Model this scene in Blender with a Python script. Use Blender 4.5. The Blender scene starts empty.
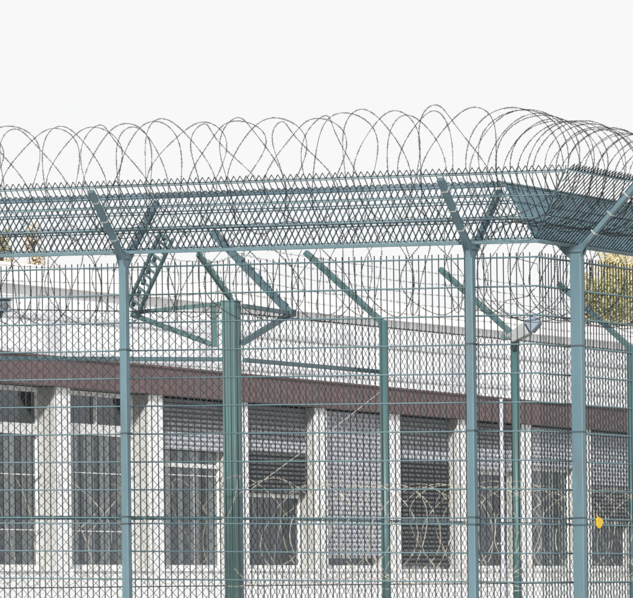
import bpy, math, random
from mathutils import Vector as V
random.seed(7)
R = math.radians
SC = bpy.context.scene
COL = SC.collection

# ---------------------------------------------------------------- camera
F, CX, HY, ROLL, CAMZ = 4800.0, 316.5, 593.0, R(0.65), 1.55
cd = bpy.data.cameras.new('camera'); cam = bpy.data.objects.new('camera', cd); COL.objects.link(cam)
cd.sensor_fit = 'HORIZONTAL'; cd.sensor_width = 36.0; cd.lens = F/633*36.0
cd.shift_y = (HY-299.0)/633.0
cd.clip_start = 0.5; cd.clip_end = 5000
cam.location = (0, 0, CAMZ); cam.rotation_mode = 'XYZ'
from mathutils import Matrix
cam.matrix_world = Matrix.Translation((0,0,CAMZ)) @ Matrix.Rotation(R(90), 4, 'X') @ Matrix.Rotation(-ROLL, 4, 'Z')
SC.camera = cam

# ---------------------------------------------------------------- sky, sun, exposure
SUN_AZ, SUN_EL = R(-6), R(23)            # direction to the sun, behind the camera and a little left
W = bpy.data.worlds.new('World'); SC.world = W; W.use_nodes = True
nt = W.node_tree; nt.nodes.clear()
def wn(t): return nt.nodes.new(t)
sky = wn('ShaderNodeTexSky'); sky.sky_type = 'NISHITA'; sky.sun_disc = False
sky.sun_elevation = SUN_EL; sky.sun_rotation = R(180) - SUN_AZ; sky.dust_density = 3.0
sm = wn('ShaderNodeVectorMath'); sm.operation = 'SCALE'; sm.inputs['Scale'].default_value = 0.10
tc = wn('ShaderNodeTexCoord'); sep = wn('ShaderNodeSeparateXYZ')
mr = wn('ShaderNodeMapRange'); mr.inputs['From Min'].default_value = 0.16; mr.inputs['From Max'].default_value = 0.75
mr.inputs['To Min'].default_value = 1.0; mr.inputs['To Max'].default_value = 0.6
no = wn('ShaderNodeTexNoise'); no.inputs['Scale'].default_value = 3.0; no.inputs['Detail'].default_value = 4
cl = wn('ShaderNodeMapRange'); cl.inputs['To Min'].default_value = 0.90; cl.inputs['To Max'].default_value = 0.975
cc = wn('ShaderNodeCombineColor')
mx = wn('ShaderNodeMix'); mx.data_type = 'RGBA'
bg = wn('ShaderNodeBackground'); out = wn('ShaderNodeOutputWorld')
L = nt.links.new
L(sky.outputs[0], sm.inputs[0]); L(tc.outputs['Generated'], sep.inputs[0]); L(sep.outputs['Z'], mr.inputs['Value'])
L(tc.outputs['Generated'], no.inputs['Vector']); L(no.outputs['Fac'], cl.inputs['Value'])
for k, f in enumerate((0.998, 1.0, 1.008)):
    q = wn('ShaderNodeMath'); q.operation = 'MULTIPLY'; q.inputs[1].default_value = f; L(cl.outputs[0], q.inputs[0]); L(q.outputs[0], cc.inputs[k])
L(mr.outputs[0], mx.inputs['Factor']); L(sm.outputs[0], mx.inputs['A']); L(cc.outputs[0], mx.inputs['B'])
L(mx.outputs['Result'], bg.inputs['Color']); bg.inputs['Strength'].default_value = 1.0; L(bg.outputs[0], out.inputs['Surface'])
sl = bpy.data.lights.new('sun', 'SUN'); sl.energy = 4.7; sl.angle = R(3.0); sl.color = (1.0, 0.98, 0.95)
so = bpy.data.objects.new('sun', sl); COL.objects.link(so)
dsun = V((math.sin(SUN_AZ)*math.cos(SUN_EL), -math.cos(SUN_AZ)*math.cos(SUN_EL), math.sin(SUN_EL)))
so.rotation_euler = dsun.to_track_quat('Z', 'Y').to_euler(); so.location = (0, -20, 40)
SC.view_settings.view_transform = 'Standard'; SC.view_settings.look = 'None'
SC.view_settings.exposure = 0.0; SC.view_settings.gamma = 1.0
SC.cycles.transparent_max_bounces = 16; SC.cycles.max_bounces = 6

# ---------------------------------------------------------------- helpers
def at(px, py, d):
    a, b = px-CX, HY-py
    u = a*math.cos(ROLL)+b*math.sin(ROLL); v = -a*math.sin(ROLL)+b*math.cos(ROLL)
    return V((u*d/F, d, CAMZ+v*d/F))
def ray(px, py): p = at(px, py, 1.0); return V((p.x, 1.0, p.z-CAMZ))
def on_line(px, py, P, e):
    """point on the vertical plane through P along e seen at the pixel: (run length, height)"""
    r = ray(px, py)
    t = (P.x*1.0 - r.x*P.y)/(r.x*e.y - e.x*1.0)
    d = P.y + e.y*t
    return t, CAMZ + r.z*d

class MB:
    def __init__(s): s.v = []; s.f = []
    def quadbox(s, c8):
        n = len(s.v); s.v += [tuple(p) for p in c8]
        for q in ((0,3,2,1),(4,5,6,7),(0,1,5,4),(1,2,6,5),(2,3,7,6),(3,0,4,7)): s.f.append(tuple(n+i for i in q))
    def box(s, c, ax, ay, az):
        """centre and three half-axis vectors"""
        c = V(c); s.quadbox([c-ax-ay-az, c+ax-ay-az, c+ax+ay-az, c-ax+ay-az, c-ax-ay+az, c+ax-ay+az, c+ax+ay+az, c-ax+ay+az])
    def beam(s, a, b, w, h, up=V((0,0,1))):
        a, b = V(a), V(b); d = (b-a).normalized(); x = d.cross(up)
        if x.length < 1e-4: x = d.cross(V((1,0,0)))
        x.normalize(); y = x.cross(d)
        s.box((a+b)/2, x*w/2, (b-a)/2, y*h/2)
    def tube(s, pts, r, n=4, cap=True, rot=0.0):
        m = len(pts); base = len(s.v); px = None
        for i, p in enumerate(pts):
            t = (pts[min(i+1, m-1)]-pts[max(i-1, 0)])
            if t.length < 1e-9: t = V((0,0,1))
            t.normalize()
            if px is None:
                px = t.cross(V((0.13,0.31,0.94)));
                if px.length < 1e-3: px = t.cross(V((1,0,0)))
            px = (px - t*px.dot(t)).normalized(); py = t.cross(px)
            rr = r[i] if isinstance(r, (list, tuple)) else r
            for k in range(n):
                a = rot+2*math.pi*k/n; s.v.append(tuple(p+px*(rr*math.cos(a))+py*(rr*math.sin(a))))
        for i in range(m-1):
            for k in range(n):
                k2 = (k+1) % n; s.f.append((base+i*n+k, base+i*n+k2, base+(i+1)*n+k2, base+(i+1)*n+k))
        if cap:
            s.f.append(tuple(base+k for k in reversed(range(n)))); s.f.append(tuple(base+(m-1)*n+k for k in range(n)))
    def poly(s, pts):
        n = len(s.v); s.v += [tuple(p) for p in pts]; s.f.append(tuple(range(n, n+len(pts))))
    def build(s, name, mat, parent=None, smooth=False, bevel=0.0):
        o0 = getattr(parent, 'ORG', None)
        org = ORG.get(parent.name, V((0,0,0))) if parent else V((0,0,0))
        me = bpy.data.meshes.new(name)
        me.from_pydata([(x-org.x, y-org.y, z-org.z) for x, y, z in s.v], [], s.f); me.update()
        me.materials.append(mat)
        if smooth: me.polygons.foreach_set('use_smooth', [True]*len(me.polygons))
        o = bpy.data.objects.new(name, me); COL.objects.link(o)
        if parent: o.parent = parent; ORG[o.name] = org
        if bevel:
            b = o.modifiers.new('bevel', 'BEVEL'); b.width = bevel; b.segments = 2; b.limit_method = 'ANGLE'
        return o
ORG = {}
def tag(o, label, cat=None, group=None):
    o['label'] = label
    if cat: o['category'] = cat
    if group: o['group'] = group
    return o
def thing(name, label, cat, loc, group=None):
    o = bpy.data.objects.new(name, None); COL.objects.link(o); o.location = loc; o.empty_display_size = 0.3
    ORG[o.name] = V(loc); return tag(o, label, cat, group)
def single(name, mb, mat, label, cat, base, group=None, smooth=False):
    """a thing that is one mesh, with its origin at its base"""
    o = mb.build(name, mat, smooth=smooth); b = V(base)
    o.data.transform(Matrix.Translation(-b)); o.location = b
    return tag(o, label, cat, group)

def mat(name, col, rough=0.5, metal=0.0, var=0.12, scale=6.0, bump=0.0, spec=0.5, col2=None, stretch=None, grime=0.0, gcol=(0.10, 0.085, 0.07)):
    m = bpy.data.materials.new(name); m.use_nodes = True; t = m.node_tree; p = t.nodes['Principled BSDF']
    p.inputs['Roughness'].default_value = rough; p.inputs['Metallic'].default_value = metal
    p.inputs['Specular IOR Level'].default_value = spec
    co = t.nodes.new('ShaderNodeTexCoord'); n = t.nodes.new('ShaderNodeTexNoise')
    n.inputs['Scale'].default_value = scale; n.inputs['Detail'].default_value = 6; n.inputs['Roughness'].default_value = 0.65
    src = co.outputs['Object']
    if stretch:
        mp = t.nodes.new('ShaderNodeMapping'); mp.inputs['Scale'].default_value = stretch
        t.links.new(src, mp.inputs['Vector']); src = mp.outputs['Vector']
    t.links.new(src, n.inputs['Vector'])
    r = t.nodes.new('ShaderNodeValToRGB'); r.color_ramp.elements[0].position = 0.3; r.color_ramp.elements[1].position = 0.7
    c2 = col2 or tuple(min(1, c*(1+var)) for c in col); c1 = tuple(c*(1-var) for c in col) if not col2 else col
    r.color_ramp.elements[0].color = (*c1, 1); r.color_ramp.elements[1].color = (*c2, 1)
    t.links.new(n.outputs['Fac'], r.inputs['Fac']); cout = r.outputs['Color']
    if grime:
        mp2 = t.nodes.new('ShaderNodeMapping'); mp2.inputs['Scale'].default_value = (1, 1, 0.22)
        n2 = t.nodes.new('ShaderNodeTexNoise'); n2.inputs['Scale'].default_value = 11; n2.inputs['Detail'].default_value = 8; n2.inputs['Roughness'].default_value = 0.72
        r2 = t.nodes.new('ShaderNodeMapRange'); r2.inputs['From Min'].default_value = 0.5; r2.inputs['From Max'].default_value = 0.74; r2.inputs['To Max'].default_value = grime
        m2 = t.nodes.new('ShaderNodeMix'); m2.data_type = 'RGBA'; m2.inputs['B'].default_value = (*gcol, 1)
        t.links.new(co.outputs['Object'], mp2.inputs['Vector']); t.links.new(mp2.outputs['Vector'], n2.inputs['Vector'])
        t.links.new(n2.outputs['Fac'], r2.inputs['Value']); t.links.new(r2.outputs[0], m2.inputs['Factor']); t.links.new(cout, m2.inputs['A']); cout = m2.outputs['Result']
    t.links.new(cout, p.inputs['Base Color'])
    if bump:
        b = t.nodes.new('ShaderNodeBump'); b.inputs['Strength'].default_value = bump; b.inputs['Distance'].default_value = 0.01
        t.links.new(n.outputs['Fac'], b.inputs['Height']); t.links.new(b.outputs[0], p.inputs['Normal'])
    return m
def glass_mat(name):
    m = bpy.data.materials.new(name); m.use_nodes = True; t = m.node_tree; t.nodes.clear()
    tr = t.nodes.new('ShaderNodeBsdfTransparent'); tr.inputs[0].default_value = (0.90, 0.93, 0.93, 1)
    gl = t.nodes.new('ShaderNodeBsdfGlossy'); gl.inputs['Roughness'].default_value = 0.02; gl.inputs['Color'].default_value = (0.8, 0.85, 0.9, 1)
    fr = t.nodes.new('ShaderNodeFresnel'); fr.inputs['IOR'].default_value = 1.85
    mx = t.nodes.new('ShaderNodeMixShader'); o = t.nodes.new('ShaderNodeOutputMaterial')
    t.links.new(fr.outputs[0], mx.inputs[0]); t.links.new(tr.outputs[0], mx.inputs[1]); t.links.new(gl.outputs[0], mx.inputs[2])
    t.links.new(mx.outputs[0], o.inputs['Surface']); return m

M = dict(
    post   = mat('blue_grey_paint', (0.10, 0.17, 0.20), 0.42, var=0.18, scale=9, bump=0.05, stretch=(1,1,0.12), grime=0.45),
    arm    = mat('blue_grey_arm_paint', (0.078, 0.13, 0.155), 0.45, var=0.14, scale=9, bump=0.05, grime=0.4),
    hwire  = mat('blue_grey_wire', (0.10, 0.165, 0.185), 0.5, var=0.15, scale=12),
    vwire  = mat('dark_coated_wire', (0.019, 0.031, 0.036), 0.55, var=0.2, scale=12),
    bars   = mat('overhang_bars', (0.085, 0.14, 0.17), 0.5, var=0.2, scale=10),
    teal   = mat('teal_paint', (0.048, 0.108, 0.112), 0.45, var=0.16, scale=8, bump=0.05, stretch=(1,1,0.15), grime=0.45),
    tealB  = mat('faded_teal_paint', (0.068, 0.138, 0.138), 0.5, var=0.16, scale=8, bump=0.05, stretch=(1,1,0.15), grime=0.45),
    rail   = mat('dark_teal_paint', (0.06, 0.11, 0.125), 0.5, var=0.12, scale=8),
    chain  = mat('dark_chain_link', (0.012, 0.015, 0.017), 0.6, var=0.25, scale=14),
    razor  = mat('backlit_razor_wire', (0.022, 0.022, 0.023), 0.5, metal=0.2, var=0.35, scale=20),  # galvanised wire, its backlit darkness against the sky put into the colour
    razorL = mat('pale_galvanised_wire', (0.42, 0.39, 0.33), 0.45, metal=0.15, var=0.35, scale=9),
    strap  = mat('clamp_steel', (0.05, 0.07, 0.075), 0.45, var=0.2),
    bolt   = mat('bright_bolt', (0.55, 0.56, 0.55), 0.35, metal=0.6),
    white  = mat('white_render', (0.86, 0.865, 0.875), 0.85, var=0.035, scale=2.2, bump=0.15, stretch=(1,1,0.4), grime=0.22, gcol=(0.42, 0.40, 0.36)),
    shaded_cream  = mat('shaded_cream_reveal', (0.36, 0.36, 0.345), 0.8, var=0.10, scale=2.5, stretch=(1,1,0.35)),  # cream reveals, darkened so their shade sits in the colour
    frame  = mat('white_window_frame', (0.76, 0.76, 0.75), 0.4, var=0.04),
    fascia = mat('brown_fascia', (0.155, 0.104, 0.107), 0.65, var=0.16, scale=3.0, stretch=(0.6,0.6,3), grime=0.3),
    roof   = mat('grey_roofing', (0.22, 0.21, 0.215), 0.9, var=0.1),
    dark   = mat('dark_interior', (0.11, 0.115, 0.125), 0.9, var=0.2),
    shutL  = mat('pale_grey_shutter', (0.50, 0.515, 0.56), 0.5, var=0.08, scale=3),
    shutX  = mat('black_louvre', (0.085, 0.09, 0.095), 0.5, var=0.15, scale=3),
    shutD  = mat('dark_grey_shutter', (0.20, 0.205, 0.225), 0.5, var=0.12, scale=3),
    cloth  = mat('grey_curtain', (0.86, 0.84, 0.80), 0.95, var=0.3, scale=2, stretch=(9,9,0.4)),
    cloth2 = mat('light_curtain', (0.88, 0.87, 0.84), 0.95, var=0.3, scale=2, stretch=(9,9,0.4)),
    far    = mat('far_pale_wall', (0.82, 0.825, 0.845), 0.9, var=0.03, scale=0.5),
    farD   = mat('far_grey_panel', (0.64, 0.645, 0.675), 0.9, var=0.06, scale=0.8),
    farP   = mat('far_peach_cornice', (0.86, 0.845, 0.835), 0.9, var=0.08, scale=0.8),
    lampB  = mat('grey_lamp_housing', (0.29, 0.30, 0.30), 0.5, var=0.12, scale=10),
    lampG  = mat('blue_lamp_glass', (0.20, 0.25, 0.30), 0.15, var=0.15, scale=12),
    black  = mat('dark_plastic', (0.035, 0.038, 0.042), 0.4, var=0.2),
    yellow = mat('yellow_plastic', (0.70, 0.46, 0.012), 0.5, var=0.12, scale=40),
    cable  = mat('pale_cable', (0.42, 0.42, 0.41), 0.6),
    bark   = mat('bark', (0.10, 0.075, 0.055), 0.9, var=0.3, scale=8, bump=0.5),
    leafY  = mat('yellow_leaves', (0.45, 0.38, 0.17), 0.7, scale=1.2, col2=(0.58, 0.50, 0.27)),
    leafG  = mat('olive_leaves', (0.34, 0.33, 0.17), 0.7, scale=1.2, col2=(0.48, 0.44, 0.23)),
    leafO  = mat('orange_leaves', (0.58, 0.46, 0.30), 0.7, scale=1.2, col2=(0.64, 0.52, 0.34)),
    ground = mat('pale_gravel', (0.42, 0.41, 0.39), 0.95, scale=0.35, col2=(0.46, 0.45, 0.42), bump=0.3),
    glass  = glass_mat('window_glass'),
)

# ---------------------------------------------------------------- ground
g = MB(); N = 24
xs = [-1500+3000*i/N for i in range(N+1)]
for y0, y1 in ((-300, 20), (20, 60), (60, 160), (160, 600), (600, 3500)):
    g.poly([V((-2500, y0, 0)), V((2500, y0, 0)), V((2500, y1, 0)), V((-2500, y1, 0))])
go = g.build('ground', M['ground']); go['kind'] = 'structure'

# ================================================================= front fence
CORN = at(540, 593, 33.05); CORN.z = 0
LEFT = at(0, 593, 35.05); LEFT.z = 0
eL = (LEFT-CORN).normalized()                 # along the left run, away from the corner
nL = V((eL.y, -eL.x, 0));                     # outward (towards the camera)
if nL.y > 0: nL = -nL
eR = -nL                                      # the return run is square to it, receding
nR = -eL                                      # outward of the return run
ZA = CAMZ+2.404                               # height of the trough's bottom rail at the corner
UP = V((0,0,1))
def zs(run, s): return 0.0185*s if run == 'L' else 0.0
def fp(run, s, off, z):
    e, n = (eL, nL) if run == 'L' else (eR, nR)
    return CORN + e*s + n*off + UP*(z+zs(run, s))
C45 = math.sqrt(0.5)
PITCH = 0.05
def post_s(run, px):
    return on_line(px, 400, CORN, eL if run == 'L' else eR)[0]

def upright_panel(run, s0, s1, root):
    """twin-wire panels, an upper one over a lower one"""
    h = MB(); v = MB()
    zt = ZA-0.105
    rows = [zt-0.2*k for k in range(10)] + [zt-1.8-0.042-0.2*k for k in range(10)]
    for z in rows:
        for o in (-0.0085, 0.0085):
            h.tube([fp(run, s0, o, z), fp(run, (s0+s1)/2, o*1.2, z-0.001), fp(run, s1, o, z)], 0.0056, 5)
    n0, n1 = math.ceil((s0+0.012)/PITCH), math.floor((s1-0.012)/PITCH)
    for k in range(n0, n1+1):
        s = k*PITCH; j = random.uniform(-0.0028, 0.0028)
        v.tube([fp(run, s+j, 0, zt+0.032), fp(run, s, 0, zt-1.8-0.012)], 0.0040, 5)
        v.tube([fp(run, s+j, 0.002, zt-1.8-0.012), fp(run, s, 0, zt-1.8-0.042-1.83)], 0.0040, 5)
    o = v.build('mesh_panel', M['vwire'], root, smooth=True)
    h.build('cross_wire', M['hwire'], o, smooth=True)

def slant_pt(run, s, hh, outer, lift=0.03, nn=0.0):
    """point of an overhang panel: run length s, horizontal distance hh from the apex; nn = offset square to the panel"""
    k = 1 if outer else -1
    e, n = (eL, nL) if run == 'L' else (eR, nR)
    return CORN + e*s + n*(k*(hh+0.012) - k*nn*C45) + UP*(ZA+zs(run, s)+hh+lift*0.6 + nn*C45)

def overhang(run, s0, s1, outer, root, corner):
    H = 0.6*C45
    v = MB(); hb = MB(); e, n = (eL, nL) if run == 'L' else (eR, nR)
    k = 1 if outer else -1
    nrm = (UP - n*k).normalized()
    a0 = s0
    if corner: a0 = -H if outer else 0.0
    for q in range(math.floor(a0/PITCH)+1, math.floor(s1/PITCH)+1):
        s = q*PITCH; lo, hi = 0.0, H+0.02
        if corner and outer and s < 0: lo = -s
        if corner and not outer and s < H: hi = s
        if hi-lo < 0.02: continue
        a, b = slant_pt(run, s, lo, outer), slant_pt(run, s, hi, outer)
        if outer: v.tube([a, b], 0.0036, 5)
        else: v.beam(a, b, 0.0048 if run == 'L' else 0.0065, 0.011 if run == 'L' else 0.015, nrm)
    for r in range(4):
        hh = H*r/3.0
        b0 = s0
        if corner: b0 = (-hh if outer else hh)
        for o in (-0.0085, 0.0085) if outer else (-0.012, 0.012):
            hb.tube([slant_pt(run, b0+0.001, hh, outer, nn=o), slant_pt(run, s1-0.003, hh, outer, nn=o)], 0.0046, 5)
    if outer and corner and run == 'L':           # mitre rod where the two outer panels meet
        hb.tube([slant_pt(run, -0.002, 0, True), slant_pt(run, -H, H, True), slant_pt(run, -H-0.02, H+0.03, True)], 0.005, 5)
    if not outer:
        b0 = H if corner else s0
        hb.beam(slant_pt(run, b0, H-0.012, outer, nn=0.0), slant_pt(run, s1, H-0.012, outer, nn=0.0), 0.028, 0.012, nrm)
    o = v.build('overhang_panel', M['vwire'] if outer else M['bars'], root, smooth=outer)
    hb.build('cross_wire', M['hwire'] if outer else M['bars'], o, smooth=True)
    # spiked strip along the top edge: bent wire teeth
    t = MB(); b0 = s0
    if corner: b0 = -H if outer else H
    q = math.ceil(b0/PITCH); pts = []
    tip = 0.036 if outer else 0.02
    lean = 0.018 if (outer and run == 'L') else (-0.012 if run == 'L' else 0)
    while q*PITCH < s1-0.03:
        s = q*PITCH
        pts.append(slant_pt(run, s, H, outer, nn=0.004)); pts.append(slant_pt(run, s+PITCH*0.5-lean, H+tip, outer, nn=0.004)); q += 1
    pts.append(slant_pt(run, q*PITCH, H, outer))
    for a, b in zip(pts[:-1], pts[1:]): t.tube([a, b], 0.0034, 4)
    t.build('spike_strip', M['vwire'], o)

def y_post(run, s, root, width=0.056, depth=0.056, turn=0.0, blur=0):
    e, n = (eL, nL) if run == 'L' else (eR, nR)
    ex = (e*math.cos(turn)+n*math.sin(turn)); ny = UP.cross(ex)
    if ny.dot(n) < 0: ny = -ny
    off = 0.022+depth/2
    b = fp(run, s, off, 0); zt = ZA+zs(run, s)-0.03
    m = MB(); m.box(V((b.x, b.y, zt/2)), ex*width/2, ny*depth/2, UP*zt/2)
    p = m.build('post', M['post'], root, bevel=0.005)
    for outer in (True, False):
        k = 1 if outer else -1
        a = V((b.x, b.y, zt-0.025)) - n*(0 if outer else off)
        d = (n*k+UP).normalized()
        ar = MB(); tipp = a+d*(0.655 if outer else 0.63)
        ar.beam(a-d*0.02, tipp, 0.046, 0.034, (UP-n*k))
        ao = ar.build('arm', M['arm'] if run == 'L' else M['post'], p, bevel=0.004)
        for f in (0.30, 0.57, 0.84):
            st = MB(); c = a+d*(0.655*f); st.beam(c-e*0.028+(UP-n*k)*0.002, c+e*0.028+(UP-n*k)*0.002, 0.010, 0.043, (UP-n*k))
            st.build('arm_clip', M['bolt'], p)
    c0 = V((b.x, b.y, zt))
    for sgn in (-1, 1):                           # gussets where the arms meet the post
        gs = MB(); ctr = c0+ex*(sgn*(width/2-0.004))
        a1 = [ctr-UP*0.075-ny*0.03, ctr-UP*0.075+ny*0.03, ctr+UP*0.07+n*0.10, ctr+UP*0.02, ctr+UP*0.07-n*(0.10+off)]
        th = ex*0.003
        nn = len(gs.v); gs.v += [tuple(q-th) for q in a1]+[tuple(q+th) for q in a1]
        gs.f.append((nn, nn+1, nn+2, nn+3, nn+4)); gs.f.append((nn+9, nn+8, nn+7, nn+6, nn+5))
        for i in range(5): gs.f.append((nn+i, nn+5+i, nn+5+(i+1) % 5, nn+(i+1) % 5))
        gs.build('gusset', M['arm'], p)
    zw = ZA-0.105                      # clamp straps round the post
    for z in (zw+0.055, zw-0.595, zw-1.195, zw-1.795, zw-1.845, zw-2.395, zw-2.995):
        zz = z+zs(run, s)
        cl = MB(); cl.box(V((b.x, b.y, zz))-ny*0.008, ex*(width/2+0.003), ny*(depth/2+0.011), UP*0.0055)
        cl.build('clamp', M['strap'], p)
    return p

def apex_rail(run, s0, s1, root):
    if s0 == 0: s0 = -0.027 if run == 'L' else -0.004
    m = MB(); m.beam(fp(run, s0, 0.016, ZA), fp(run, s1, 0.016, ZA), 0.022, 0.022)
    m.build('rail', M['hwire'], root, bevel=0.003)

sA, sB = post_s('L', 474.8), post_s('L', 128.7)
sC = sB+(sB-sA)
frontF = thing('mesh_fence', 'blue grey mesh fence across the front with two slender Y-shaped posts', 'fence', CORN+eL*sB)
Lb = [0.0, sA, sB, sC]
for i in range(3):
    upright_panel('L', Lb[i]+(0.0 if i == 0 else 0.004), Lb[i+1]-0.004, frontF)
    for outer in (True, False): overhang('L', Lb[i], Lb[i+1], outer, frontF, i == 0)
    apex_rail('L', Lb[i], Lb[i+1], frontF)
for s in (sA, sB, sC): y_post('L', s, frontF)

sD = post_s('R', 570.0); sE = sD+2.55
retF = thing('mesh_fence', 'blue grey mesh fence turning back at the right, held by a broad post', 'fence', CORN+eR*sD)
Rb = [0.0, sD, sE]
for i in range(2):
    upright_panel('R', Rb[i]+(0.006 if i == 0 else 0.004), Rb[i+1]-0.004, retF)
    for outer in (True, False): overhang('R', Rb[i], Rb[i+1], outer, retF, i == 0)
    apex_rail('R', Rb[i], Rb[i+1], retF)
y_post('R', sD, retF, 0.060, 0.085, R(0)); y_post('R', sE, retF, 0.060, 0.085)

# yellow tag hooked on the return fence
ts, tz = on_line(597, 522.5, CORN, eR)
tm = MB(); c = fp('R', ts, 0.018, 0)+UP*tz; ring = []
for k in range(14):
    a = 2*math.pi*k/14; rr = 0.036*(1+0.12*math.sin(3*a+1)+0.05*math.cos(5*a))
    ring.append(c+eR*(rr*1.45*math.cos(a))+UP*(rr*1.1*math.sin(a)))
nn = len(tm.v); tm.v += [tuple(p-nR*0.004) for p in ring]+[tuple(p+nR*0.004) for p in ring]
tm.f.append(tuple(range(nn+13, nn-1, -1))); tm.f.append(tuple(range(nn+14, nn+28)))
for i in range(14): tm.f.append((nn+i, nn+(i+1) % 14, nn+14+(i+1) % 14, nn+14+i))
tm.tube([c+UP*0.03, c+UP*0.052-nR*0.02], 0.003, 5)
single('tag', tm, M['yellow'], 'small yellow tag hooked on the mesh beside the broad right post', 'tag', c)

# ================================================================= razor wire
def coil(path, r, pitch, amp, amp3=0.02, spacing=0.032, jr=0.06, seed=1, ph=-math.pi/2, core=0.0021, barb=(0.0165, 0.012), squash=1.0):
    rnd = random.Random(seed); m = MB()
    segs = [(a, b, (b-a).length) for a, b in zip(path[:-1], path[1:])]; tot = sum(x[2] for x in segs)
    def P(s):
        s = max(-1.0, min(tot+1.0, s)); acc = 0
        for i, (a, b, l) in enumerate(segs):
            if s <= acc+l or i == len(segs)-1:
                d = (b-a).normalized(); return a+d*(s-acc), d
            acc += l
    turns = int(tot/pitch); pts = []; NS = 44
    rj = [1+rnd.uniform(-jr, jr) for _ in range(turns+3)]; sj = [rnd.uniform(-0.42, 0.42)*pitch for _ in range(turns+3)]
    aj = [rnd.uniform(0.25, 1.5) for _ in range(turns+3)]; zj = [rnd.uniform(-0.05, 0.05)*r for _ in range(turns+3)]; bj = [rnd.uniform(-1, 1) for _ in range(turns+3)]
    for i in range(turns*NS+1):
        f = i/NS; k = int(f); w = f-k; w = w*w*(3-2*w)
        mixl = lambda A: A[k]*(1-w)+A[k+1]*w
        th = 2*math.pi*f+ph
        s = pitch*f+mixl(sj)+amp*mixl(aj)*math.cos(1.5*th+0.5)+amp3*mixl(aj)*math.cos(3.5*th+1.0)+amp*0.5*mixl(bj)*math.cos(2.5*th)
        p, d = P(s); rr = r*mixl(rj)
        sm = 0.5*(P(s-0.12)[1]+P(s+0.12)[1]); side = sm.cross(UP).normalized()
        pts.append(p+side*(rr*math.cos(th))+UP*(rr*squash*math.sin(th)+mixl(zj)))
    m.tube(pts, core, 4)
    acc = 0; nxt = spacing
    for a, b in zip(pts[:-1], pts[1:]):
        l = (b-a).length
        while nxt <= acc+l:
            c = a+(b-a)*((nxt-acc)/l); t = (b-a).normalized()
            x = V((rnd.gauss(0,1), rnd.gauss(0,1), rnd.gauss(0,1))); x = (x-t*x.dot(t)).normalized()
            L_, w_ = barb
            # bow-tie blade: four points flaring from the core
            m.poly([c+t*0.0035, c+t*L_+x*w_, c+t*L_*0.55+x*0.001, c+t*L_-x*w_])
            m.poly([c-t*0.0035, c-t*L_-x*w_, c-t*L_*0.55-x*0.001, c-t*L_+x*w_])
            m.poly([c+t*L_*0.6+x*0.0028, c-t*L_*0.6+x*0.0028, c-t*L_*0.6-x*0.0028, c+t*L_*0.6-x*0.0028])
            nxt += spacing
        acc += l
    return m
def fpath(run, ss, off, z): return [fp(run, s, off, z) for s in ss]
zc = ZA+0.585
coilL = coil(fpath('L', [sC-0.3, 0.30], 0.0, zc-0.045), 0.385, 0.155, 0.095, seed=31, jr=0.10)
single('razor_wire_coil', coilL, M['razor'], 'long open coil of dark razor wire lying in the trough along the front fence', 'razor wire', fp('L', sB, 0, ZA), 'coils of razor wire on the mesh fence')
coilR = coil(fpath('R', [-0.46, sE-0.2], 0.0, zc-0.085), 0.375, 0.125, 0.05, seed=5, jr=0.035)
single('razor_wire_coil', coilR, M['razor'], 'tightly bunched coil of dark razor wire above the corner at upper right', 'razor wire', fp('R', sD, 0, ZA), 'coils of razor wire on the mesh fence')
coilI = coil([fp('L', sC-0.3, -0.55, ZA-0.14), fp('L', 0.62, -0.55, ZA-0.12), fp('R', 0.8, -0.55, ZA-0.12), fp('R', sE, -0.55, ZA-0.12)], 0.345, 0.16, 0.09, seed=9, spacing=0.036)
single('razor_wire_coil', coilI, M['razor'], 'hanging coil of dark razor wire behind the top of the mesh, below the trough', 'razor wire', fp('L', sB, -0.5, ZA-0.5), 'coils of razor wire on the mesh fence')

# ================================================================= second fence (chain link)
K = at(234.3, 593, 40.0); K.z = 0
KA = at(0, 593, 39.2); KA.z = 0; KB = at(630, 593, 47.2); KB.z = 0
eA = (KA-K).normalized(); eB = (KB-K).normalized()
nA = V((eA.y, -eA.x, 0)); nA = -nA if nA.y > 0 else nA
nB = V((eB.y, -eB.x, 0)); nB = -nB if nB.y > 0 else nB
def cp(run, s, off, z):
    e, n = (eA, nA) if run == 'A' else (eB, nB)
    return K + e*s + n*off + UP*z
ZM = CAMZ+2.355                                 # top of the chain link
chainF = thing('chain_link_fence', 'teal chain link fence behind the mesh fence with a thick corner post and slanted arms', 'fence', K)
def chain(run, s0, s1, root):
    m = MB(); p = 0.0425; zlo = 0.08; rows = int((ZM-zlo)/p)
    n = int((s1-s0)/p)
    for i in range(n):
        base = s0+p*(i+0.5); pts = []
        dj = random.uniform(-0.002, 0.002)
        for r in range(rows+1):
            sg = 1 if (r+i) % 2 else -1
            pts.append(cp(run, base+sg*p*0.52+dj, 0.004*sg, ZM-p*r))
        m.tube(pts, 0.0031, 4, cap=False)
    for i in range(n+1):                        # twisted ends standing above the top
        s = s0+p*i
        if i % 2 == 0:
            m.tube([cp(run, s, 0, ZM-0.004), cp(run, s+0.003, 0.003, ZM+0.03), cp(run, s-0.009, 0.006, ZM+0.055)], 0.0026, 4)
    for z in (ZM-0.01, 1.62):
        m.tube([cp(run, s0, 0.006, z), cp(run, s1, 0.006, z)], 0.0045, 5)
    return m.build('chain_link', M['chain'], root)
sp = [on_line(px, 450, K, eB)[0] for px in (379.8, 511.3, 627.0)]; sp.append(sp[-1]+2.9)
chain('A', 0.08, 4.3, chainF)
bb = [0.08]+sp
for a, b in zip(bb[:-1], bb[1:]): chain('B', a, b, chainF)

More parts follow.
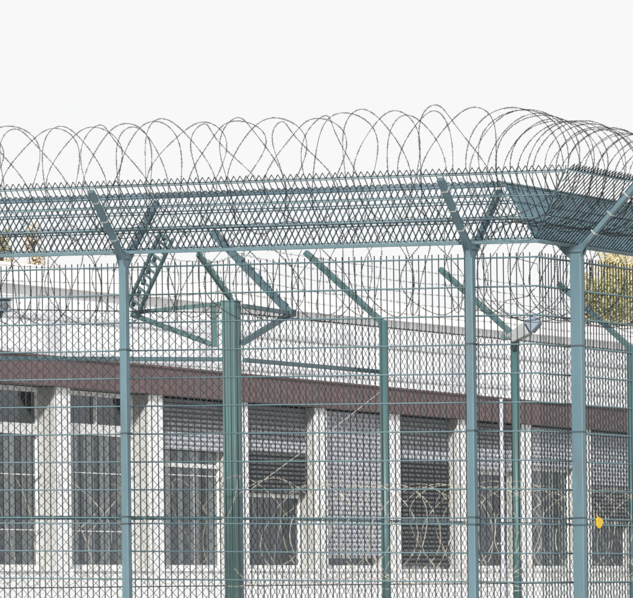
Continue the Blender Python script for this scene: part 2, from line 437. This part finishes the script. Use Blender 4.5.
def line_post(run, s, root, zt):
    e, n = (eA, nA) if run == 'A' else (eB, nB)
    c = cp(run, s, 0.05, 0); m = MB()
    m.tube([c, c+UP*(zt-0.02)], 0.040, 14)
    p = m.build('post', M['teal'], root, smooth=False)
    for pl in p.data.polygons: pl.use_smooth = len(pl.vertices) == 4
    a = c+UP*(zt-0.035); tip = a+n*(0.76 if run == 'A' else -0.77)+UP*0.66
    ar = MB(); ar.beam(a-(tip-a).normalized()*0.02, tip, 0.055, 0.05, UP)
    ar.build('arm', M['teal'], p, bevel=0.006)
    for f in (0.12, 0.36, 0.6, 0.84):
        q = a+(tip-a)*f+UP*0.035; ck = MB(); ck.beam(q-UP*0.012, q+UP*0.016+n*0.01, 0.016, 0.016)
        ck.build('wire_clip', M['bolt'], p)
    return a, tip
arms = []
for s in sp: arms.append(line_post('B', s, chainF, CAMZ+2.41))
armA = line_post('A', 3.6, chainF, CAMZ+2.41)
# thick corner post with ribbed face
zt = at(233, 302, 40).z
EF = V((0.94, -0.34, 0)); EN = V((-0.34, -0.94, 0))
cpst = MB(); cpst.box(K+UP*zt/2, EF*0.056, EN*0.08, UP*zt/2)
corner = cpst.build('corner_post', M['tealB'], chainF, bevel=0.006)
for o in (-0.012, 0.030):
    rb = MB(); rb.box(K+UP*(zt/2-0.02)+EN*0.085+EF*o, EF*0.008, EN*0.005, UP*(zt/2-0.03)); rb.build('rib_or_shade_strip', M['tealB'], corner)
rb = MB(); rb.box(K+UP*(zt/2-0.02)+EF*0.060-EN*0.03, EF*0.004, EN*0.03, UP*(zt/2-0.03)); rb.build('rib_or_shade_strip', M['rail'], corner)  # flat dark strip painting in the shade of the post's right face
cpt = MB(); cpt.box(K+UP*(zt+0.006), EF*0.062, EN*0.086, UP*0.006); cpt.build('cap', M['tealB'], corner)
# brackets: left along run A, right along run B
tl = at(131, 313, 39.75); tr = at(290, 313, 41.0)
bl = MB(); bl.beam(at(221, 303.5, 39.95), tl, 0.03, 0.034); bl.beam(at(214, 345, 39.95), tl-UP*0.01, 0.028, 0.042)
bl.beam(at(213.5, 304, 39.95), at(214.5, 347, 39.95), 0.045, 0.035, nA)
bl.build('bracket', M['tealB'], chainF, bevel=0.003)
br = MB(); br.beam(at(244, 306, 40.0), tr, 0.03, 0.035); br.beam(at(243, 342.5, 40.0), tr-UP*0.01, 0.03, 0.05)
br.box(tr, eB*0.05, nB*0.035, UP*0.03)
br.build('bracket', M['rail'], chainF, bevel=0.003)
def slant_arm(a, tip, mt, w=0.05, clips=5, ladder=False):
    m = MB(); d = (tip-a).normalized()
    if ladder:
        x = d.cross(V((0, 1, 0))).normalized()
        for o in (-0.055, 0.055): m.beam(a+x*o, tip+x*o, 0.022, 0.03)
        for k in range(12):
            f = (k+0.5)/12; q = a+(tip-a)*f
            m.beam(q-x*0.06, q+x*0.06+d*0.03, 0.012, 0.02)
    else: m.beam(a, tip, w, w)
    o = m.build('arm', mt, chainF, bevel=0.003)
    for k in range(clips):
        q = a+(tip-a)*((k+0.5)/clips)+UP*(w*0.75); c = MB(); c.beam(q-d*0.025, q+d*0.025, 0.03, 0.022); c.beam(q, q+UP*0.05, 0.012, 0.012)
        c.build('wire_clip', mt, o)
slant_arm(tr, at(212, 232, 41.4), M['rail'], 0.055, 9)
slant_arm(tl, at(167, 236, 39.1), M['rail'], 0.04, 7, ladder=True)
slant_arm(at(232, 301, 40.0), at(198, 254, 39.5), M['tealB'], 0.035, 8)
armB0 = (tr, at(212, 232, 41.4)); armA0 = (tl, at(167, 236, 39.1)); armC = (at(232, 301, 40), at(196, 250, 39.5))
# rails
rl = MB(); rl.beam(at(-330, 357, 38.3), at(222, 359.3, 39.95), 0.030, 0.036); rl.build('rail', M['rail'], chainF, bevel=0.004)
rl = MB(); rl.beam(at(244, 360, 40.1), at(383, 372, 42.55), 0.030, 0.036); rl.build('rail', M['rail'], chainF, bevel=0.004)
rl = MB(); rl.beam(at(-330, 516.5, 38.3), at(222, 518.2, 39.95), 0.028, 0.032); rl.build('rail', M['rail'], chainF, bevel=0.004)
zmid = at(240, 518.2, 40).z
rl = MB(); rl.beam(cp('B', 0.07, 0.02, zmid), cp('B', sp[-1], 0.02, zmid), 0.024, 0.024); rl.build('rail', M['rail'], chainF, bevel=0.003)
# barbed strands
def barbed(path, seed, root):
    rnd = random.Random(seed); m = MB(); pts = []
    for a, b in zip(path[:-1], path[1:]):
        n = max(2, int((b-a).length/0.25))
        for i in range(n):
            f = i/n; pts.append(a+(b-a)*f-UP*(0.02*4*f*(1-f)*min(1, (b-a).length))+V((0, 0, rnd.uniform(-.004, .004))))
    pts.append(path[-1]); m.tube(pts, 0.0016, 4)
    for a, b in zip(pts[:-1], pts[1:]):
        for f in (0.25, 0.75):
            q = a+(b-a)*f; t = (b-a).normalized()
            for _ in range(2):
                x = V((rnd.gauss(0, .4), rnd.gauss(0, .4), rnd.gauss(0, 1))).normalized(); m.tube([q-x*0.016+t*0.004, q+x*0.016], 0.0014, 3)
    m.build('barbed_wire', M['razor'], root)
for i, f in enumerate((0.12, 0.30, 0.48, 0.66, 0.84)):
    path = [a+(t-a)*f+UP*0.05 for a, t in [armB0]+arms]
    barbed(path, 20+i, chainF)
    barbed([armA[0]+(armA[1]-armA[0])*f+UP*0.05, armA0[0]+(armA0[1]-armA0[0])*f+UP*0.05, armC[0]+(armC[1]-armC[0])*f+UP*0.04, armB0[0]+(armB0[1]-armB0[0])*f+UP*0.05], 40+i, chainF)

# pale coil hanging on the inner face of the chain link
zl = at(240, 533, 39.6).z
lowc = coil([cp('A', 2.2, 0.5, zl+0.02), cp('A', 0.1, 0.5, zl), cp('B', 0.35, 0.5, zl), cp('B', sp[2]+1.2, 0.5, zl+0.03)], 0.44, 0.25, 0.15, seed=12, spacing=0.036, core=0.0021, jr=0.13)
single('razor_wire_coil', lowc, M['razorL'], 'pale razor wire coil hung low on the chain link, in front of the windows', 'razor wire', cp('A', 0.1, 0.5, zl-0.44))
# pale guy cable
gc = MB(); a, b = at(384, 389, 42.5), at(250, 490, 39.9)
gc.tube([a, (a+b)/2-UP*0.015, b], 0.0035, 6)
single('cable', gc, M['cable'], 'thin pale cable running diagonally down from the first round teal post', 'cable', b)

# floodlight on the second round post
pa = at(511, 339, 44.6); pb = at(546, 318, 44.5)
d = (pb-pa).normalized(); sx = d.cross(UP).normalized(); uy = sx.cross(d)
fl = thing('floodlight', 'pale grey box floodlight tilted upward at the top of a round teal post', 'floodlight', pa-UP*0.1)
m = MB(); q0, q1 = pa+d*0.0, pa+d*0.19
m.quadbox([q0-sx*.05-uy*.04, q0+sx*.05-uy*.04, q0+sx*.05+uy*.05, q0-sx*.05+uy*.05, q1-sx*.075-uy*.06, q1+sx*.075-uy*.06, q1+sx*.075+uy*.065, q1-sx*.075+uy*.065])
m.build('housing', M['lampB'], fl, bevel=0.012)
m = MB(); q0, q1 = pa+d*0.205, pa+d*0.32
m.quadbox([q0-sx*.08-uy*.06, q0+sx*.08-uy*.06, q0+sx*.08+uy*.07, q0-sx*.08+uy*.07, q1-sx*.07-uy*.02, q1+sx*.07-uy*.02, q1+sx*.07+uy*.075, q1-sx*.07+uy*.075])
m.build('lens_hood', M['lampG'], fl, bevel=0.01)
m = MB(); m.beam(pa+d*0.05-uy*0.05, at(514, 350, 44.75), 0.03, 0.02); m.box(at(503, 337, 44.6), V((.02,0,0)), V((0,.03,0)), UP*.028)
m.beam(at(503, 337, 44.6), pa+d*0.02, 0.02, 0.02); m.build('bracket', M['rail'], fl, bevel=0.003)

# dark twin-lens camera at the left edge on the chain link fence
c = at(1.5, 306, 39.0)
sc_ = thing('security_camera', 'dark twin lens security camera at the left edge above the chain link', 'camera', c-UP*0.08)
m = MB(); m.box(c, V((.075,0,0)), V((0,.09,0)), UP*.045); m.box(c+V((0,-.02,.052)), V((.085,0,0)), V((0,.11,0)), UP*.006)
m.build('housing', M['lampG'], sc_, bevel=0.012)
for o in (-0.032, 0.032):
    m = MB(); m.tube([c+V((o,-.085,-.004)), c+V((o,-.115,-.004))], 0.026, 16); m.build('lens', M['black'], sc_)
m = MB(); m.beam(c-UP*0.04, c-UP*0.02+V((-.2,.25,-.35)), 0.03, 0.03); m.build('bracket', M['rail'], sc_)

# ================================================================= building behind
B0 = at(0, 593, 52.0); B0.z = 0; B1 = at(633, 593, 71.2); B1.z = 0
bx = (B1-B0).normalized(); bn = V((bx.y, -bx.x, 0)); bn = -bn if bn.y > 0 else bn
def Wp(s, t, z): return B0 + bx*s - bn*t + UP*z      # s along the wall, t into the building
def sz(px, py): return on_line(px, py, B0, bx)
def bbox(m, s0, s1, t0, t1, z0, z1):
    m.quadbox([Wp(s0,t0,z0), Wp(s1,t0,z0), Wp(s1,t1,z0), Wp(s0,t1,z0), Wp(s0,t0,z1), Wp(s1,t0,z1), Wp(s1,t1,z1), Wp(s0,t1,z1)])
z_sill = sz(0, 571.5)[1]; z_sof = sz(0, 382)[1]; z_top = sz(0, 353.5)[1]
edges = [sz(px, 480)[0] for px in (73, 163, 248, 327, 400, 468, 532, 592)]
n_ = len(edges); mi = sum(range(n_))/n_; me_ = sum(edges)/n_
bay = sum((i-mi)*(e-me_) for i, e in enumerate(edges))/sum((i-mi)**2 for i in range(n_)); e0 = me_-bay*mi
PW = sz(73, 480)[0]-sz(58, 480)[0]
print('bay', bay, 'pillar', PW, 'sill', z_sill, 'soffit', z_sof, [e-(e0+bay*i) for i, e in enumerate(edges)])
REC = 0.20
bld = thing('flat_roofed_building', 'long white flat roofed building with a brown fascia and shuttered windows behind the fences', 'building', Wp(edges[0], 0, 0))
SL, SR = e0-bay*3, e0+bay*11
wl = MB()
bbox(wl, SL, SR, 0, 0.32, 0, z_sill-0.002)
bbox(wl, SL, SL+0.3, 0.33, 9, 0, z_sof); bbox(wl, SR-0.3, SR, 0.33, 9, 0, z_sof); bbox(wl, SL, SR, 9, 9.3, 0, z_sof)
wl.build('wall', M['white'], bld)
fa = MB(); bbox(fa, SL-0.15, SR+0.15, -0.06, 0.0, z_sof, z_top)
nrib = 0
s = SL
while s < SR:
    bbox(fa, s, s+0.03, -0.063, -0.058, z_sof+0.012, z_top-0.03); s += 1.45
bbox(fa, SL-0.16, SR+0.16, -0.08, 0.0, z_top+0.001, z_top+0.025)
fa.build('fascia', M['fascia'], bld)
rf = MB(); bbox(rf, SL, SR, 0.003, 9.3, z_sof+0.004, z_top-0.02); rf.build('roof', M['roof'], bld)
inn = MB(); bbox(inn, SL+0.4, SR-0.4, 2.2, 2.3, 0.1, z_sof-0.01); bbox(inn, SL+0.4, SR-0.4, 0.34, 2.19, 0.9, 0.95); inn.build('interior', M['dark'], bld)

def zz(k, py):
    """height of picture row py at the middle of bay k"""
    px = (58-45, 111, 200, 280, 357, 429, 494, 557, 612, 660)[k]
    return sz(px, py)[1]
def slats(m, s0, s1, z0, z1, t, pitch=0.055):
    n = max(1, int(round((z1-z0)/pitch))); p = (z1-z0)/n
    for i in range(n):
        za = z0+p*i
        a = [Wp(s0,t+0.016,za), Wp(s1,t+0.016,za), Wp(s1,t-0.012,za+p*0.35), Wp(s0,t-0.012,za+p*0.35)]
        b = [a[3], a[2], Wp(s1,t-0.008,za+p*0.8), Wp(s0,t-0.008,za+p*0.8)]
        c = [b[3], b[2], Wp(s1,t+0.016,za+p), Wp(s0,t+0.016,za+p)]
        for q in (a, b, c): m.poly(q)
def curtain(m, s0, s1, z0, z1, t, seed):
    rnd = random.Random(seed); s = s0; prev = None; ph = rnd.uniform(0, 6)
    n = max(4, int((s1-s0)/0.02))
    for i in range(n+1):
        s = s0+(s1-s0)*i/n; tt = t+0.028*math.sin(s*30+ph)+0.012*math.sin(s*71+1.3*ph)
        if prev: m.poly([Wp(prev[0],prev[1],z0), Wp(s,tt,z0), Wp(s,tt,z1), Wp(prev[0],prev[1],z1)])
        prev = (s, tt)
# per bay: transom row, list of shutters (top row, bottom row, kind), curtains, extra bars
BAYS = {
    -1: dict(tr=(420, 431), sh=[], cu=True),
    0: dict(tr=(421, 432), sh=[], cu=True, bars=(473, 529), mull=0.30),
    1: dict(tr=(424, 435), sh=[], cu=True, bars=(473, 531), mull=0.52),
    2: dict(tr=(463, 467), sh=[(392, 432, 'D'), (432, 450, 'L')], cu=True, bars=(418, 475)),
    3: dict(tr=(493, 497), sh=[(402, 440, 'D'), (440, 452, 'L'), (452, 493, 'X')], cu=False),
    4: dict(tr=(556, 558), sh=[(408, 556, 'L')], cu=False),
    5: dict(tr=(567, 570), sh=[(414, 450, 'D'), (450, 460, 'L'), (460, 566, 'X')], cu=False),
    6: dict(tr=(470, 474), sh=[(420, 448, 'D'), (448, 470, 'L')], cu=False),
    7: dict(tr=(467, 471), sh=[(428, 467, 'L')], cu=True),
    8: dict(tr=(521, 524), sh=[(432, 486, 'L'), (486, 521, 'D')], cu=False),
    9: dict(tr=(521, 524), sh=[(432, 521, 'D')], cu=True), 10: dict(tr=(480, 484), sh=[(436, 480, 'L')], cu=True),
}
for k in range(-1, 11):
    a = e0+bay*(k-1); b = e0+bay*k-PW           # opening of the bay
    D = BAYS[k]; kk = max(0, min(9, k))
    pl = MB(); bbox(pl, b, b+PW, 0, 0.30, z_sill, z_sof-0.004); pil = pl.build('pillar', M['white'], bld)
    jb = MB(); bbox(jb, b-0.006, b-0.0005, 0.006, 0.30, z_sill+0.001, z_sof-0.006); jb.build('jamb', M['shaded_cream'], pil)
    fr = MB(); fw = 0.05; t0, t1 = REC, REC+0.05
    bbox(fr, a, a+fw, t0, t1, z_sill+0.03, z_sof-0.006); bbox(fr, b-fw-0.007, b-0.007, t0, t1, z_sill+0.03, z_sof-0.006)
    bbox(fr, a+fw, b-fw-0.007, t0, t1, z_sill+0.03, z_sill+0.08); bbox(fr, a+fw, b-fw-0.007, t0, t1, z_sof-0.06, z_sof-0.006)
    za, zb = zz(kk, D['tr'][1]), zz(kk, D['tr'][0])
    bbox(fr, a+fw, b-fw-0.007, t0-0.01, t1-0.003, max(za, z_sill+0.09), max(zb, z_sill+0.11))
    for by in D.get('bars', ()):
        zb_ = zz(kk, by); bbox(fr, a+0.02, b-0.03, t0-0.03, t0-0.015, zb_-0.006, zb_+0.006)
    if 'mull' in D:
        sm_ = a+(b-a)*D['mull']; bbox(fr, sm_-0.02, sm_+0.02, t0-0.012, t1-0.004, zb+0.001, z_sof-0.061)
    w = fr.build('window', M['frame'], bld)
    sil = MB(); bbox(sil, a-0.003, b+0.003, -0.02, 0.20, z_sill+0.001, z_sill+0.028); sil.build('sill', M['white'], w)
    pn = MB(); pn.poly([Wp(a+0.02, t0+0.03, z_sill+0.05), Wp(b-0.02, t0+0.03, z_sill+0.05), Wp(b-0.02, t0+0.03, z_sof-0.03), Wp(a+0.02, t0+0.03, z_sof-0.03)]); pn.build('pane', M['glass'], w)
    for y0, y1, kind in D['sh']:
        st = MB(); z1_ = z_sof-0.012 if y0 == D['sh'][0][0] else zz(kk, y0); z0_ = max(zz(kk, y1), z_sill+0.04)
        slats(st, a+0.01, b-0.012, z0_, z1_, 0.13, 0.058); st.build('shutter', M['shut'+kind], w)
    if D['cu']:
        cu = MB(); rnd = random.Random(k+50); ztop = (za if not D['sh'] else z_sof-0.1)
        for f0, f1 in ((0.02, 0.16), (0.24, 0.36), (0.44, 0.54), (0.60, 0.74), (0.82, 1.0)):
            curtain(cu, a+(b-a)*(f0+rnd.uniform(0, .025)), a+(b-a)*(f1-rnd.uniform(0, .03)), z_sill+0.05, ztop, 0.268, k)
        cu.build('curtain', M['cloth2' if k % 2 else 'cloth'], w)
# downpipe against the wall
ps, _ = sz(488, 450)
dp = MB(); p0 = Wp(ps, -0.06, 0); dp.tube([p0, p0+UP*(z_sof+0.26), p0+UP*(z_sof+0.30)], 0.026, 12)
for z in (1.0, 2.2, 3.4): dp.box(p0+UP*z-bn*0.02, bx*0.045, bn*0.04, UP*0.012)
# it stands clear of the fascia on a short offset
for i, vtx in enumerate(dp.v): dp.v[i] = tuple(V(vtx)+bn*0.14)
dp.build('downpipe', M['shutL'], bld, smooth=False)

# ================================================================= far pale building
F0 = at(0, 593, 112.0); F0.z = 0; F1 = at(633, 593, 143.0); F1.z = 0
ex = (F1-F0).normalized(); fn = V((ex.y, -ex.x, 0)); fn = -fn if fn.y > 0 else fn
def Fp(s, t, z): return F0+ex*s-fn*t+UP*z
def fbox(m, s0, s1, t0, t1, z0, z1):
    m.quadbox([Fp(s0,t0,z0), Fp(s1,t0,z0), Fp(s1,t1,z0), Fp(s0,t1,z0), Fp(s0,t0,z1), Fp(s1,t0,z1), Fp(s1,t1,z1), Fp(s0,t1,z1)])
zf = on_line(0, 262, F0, ex)[1]
far = thing('distant_hall', 'far pale hall with a peach cornice, seen faintly above the brown fascia', 'building', F0)
m = MB(); fbox(m, -12, 62, 0, 14, 0, zf-0.5); m.build('wall', M['far'], far)
m = MB(); fbox(m, -12.2, 62.2, -0.2, 14.2, zf-0.499, zf); m.build('cornice', M['farP'], far)
for px0, px1 in ((44, 61), (196, 214), (338, 352), (446, 478), (560, 570)):
    s0, s1 = on_line(px0, 330, F0, ex)[0], on_line(px1, 330, F0, ex)[0]
    m = MB(); fbox(m, s0, s1, -0.03, -0.002, 0, zf-0.9); m.build('pilaster', M['farD'], far)
for z in (zf-1.25, zf-2.1):
    m = MB(); fbox(m, -12, 62, -0.05, -0.002, z, z+0.12); m.build('ledge', M['farD'], far)

# ================================================================= autumn trees
def tree(px, py_top, py_bot, D, rad, mt, label, seed, n=9500):
    rnd = random.Random(seed); base = at(px, 593, D); base.z = 0
    zt = at(px, py_top, D).z; zb = at(px, py_bot, D).z; cz = (zt+zb)/2; rz = (zt-zb)/2
    t = thing('autumn_tree', label, 'tree', base, 'autumn trees far beyond the fences')
    m = MB(); m.tube([base, base+V((.1,0,cz*0.5)), base+V((0.05,.1,cz)), base+V((.05,0,cz+rz*0.25))], [0.16*rad, 0.12*rad, 0.07*rad, 0.03*rad], 8)
    tips = []
    for k in range(26):
        a = rnd.uniform(0, 6.28); z0 = rnd.uniform(zb-rz*0.2, cz+rz*0.4); rr = rad*rnd.uniform(0.4, 1.0)
        p = base+V((0.06, 0.05, z0)); q = base+V((rr*math.cos(a), rr*math.sin(a), z0+rnd.uniform(.25, 1.0)*rz*0.8))
        if ((q.z-cz)/rz)**2+(rr/rad)**2 > 1.15: q.z = cz+rz*math.sqrt(max(0, 1.1-(rr/rad)**2))*0.9
        m.tube([p, p+(q-p)*0.5+UP*0.1, q], [0.05, 0.03, 0.01], 5); tips += [q, p+(q-p)*0.6]
    m.build('trunk', M['bark'], t, smooth=True)
    c = MB()
    for i in range(n):
        q = rnd.choice(tips); o = V((rnd.gauss(0,1), rnd.gauss(0,1), rnd.gauss(0,.8)))*rad*0.2; p = q+o
        x = V((rnd.gauss(0,1), rnd.gauss(0,1), rnd.gauss(0,1))).normalized(); y = x.cross(V((rnd.gauss(0,1), rnd.gauss(0,1), rnd.gauss(0,1)))).normalized()
        w = rnd.uniform(0.03, 0.065); c.poly([p-x*w, p+y*w*0.6, p+x*w, p-y*w*0.6])
    c.build('crown', mt, t)
tree(606, 266, 335, 165, 0.95, M['leafG'], 'olive yellow tree beside the broad right post, partly screened by razor wire', 1)
tree(636, 248, 340, 172, 1.15, M['leafY'], 'tall golden yellow tree at the right edge behind the mesh', 2)
tree(668, 246, 340, 160, 1.05, M['leafO'], 'orange tree mostly cut off by the right edge', 3)
tree(3, 212, 300, 168, 0.40, M['leafY'], 'small golden treetop at the left edge, seen through the overhang', 4, 1300)
tree(36, 222, 300, 175, 0.45, M['leafO'], 'small orange treetop seen through the overhang near the left edge', 5, 1100)
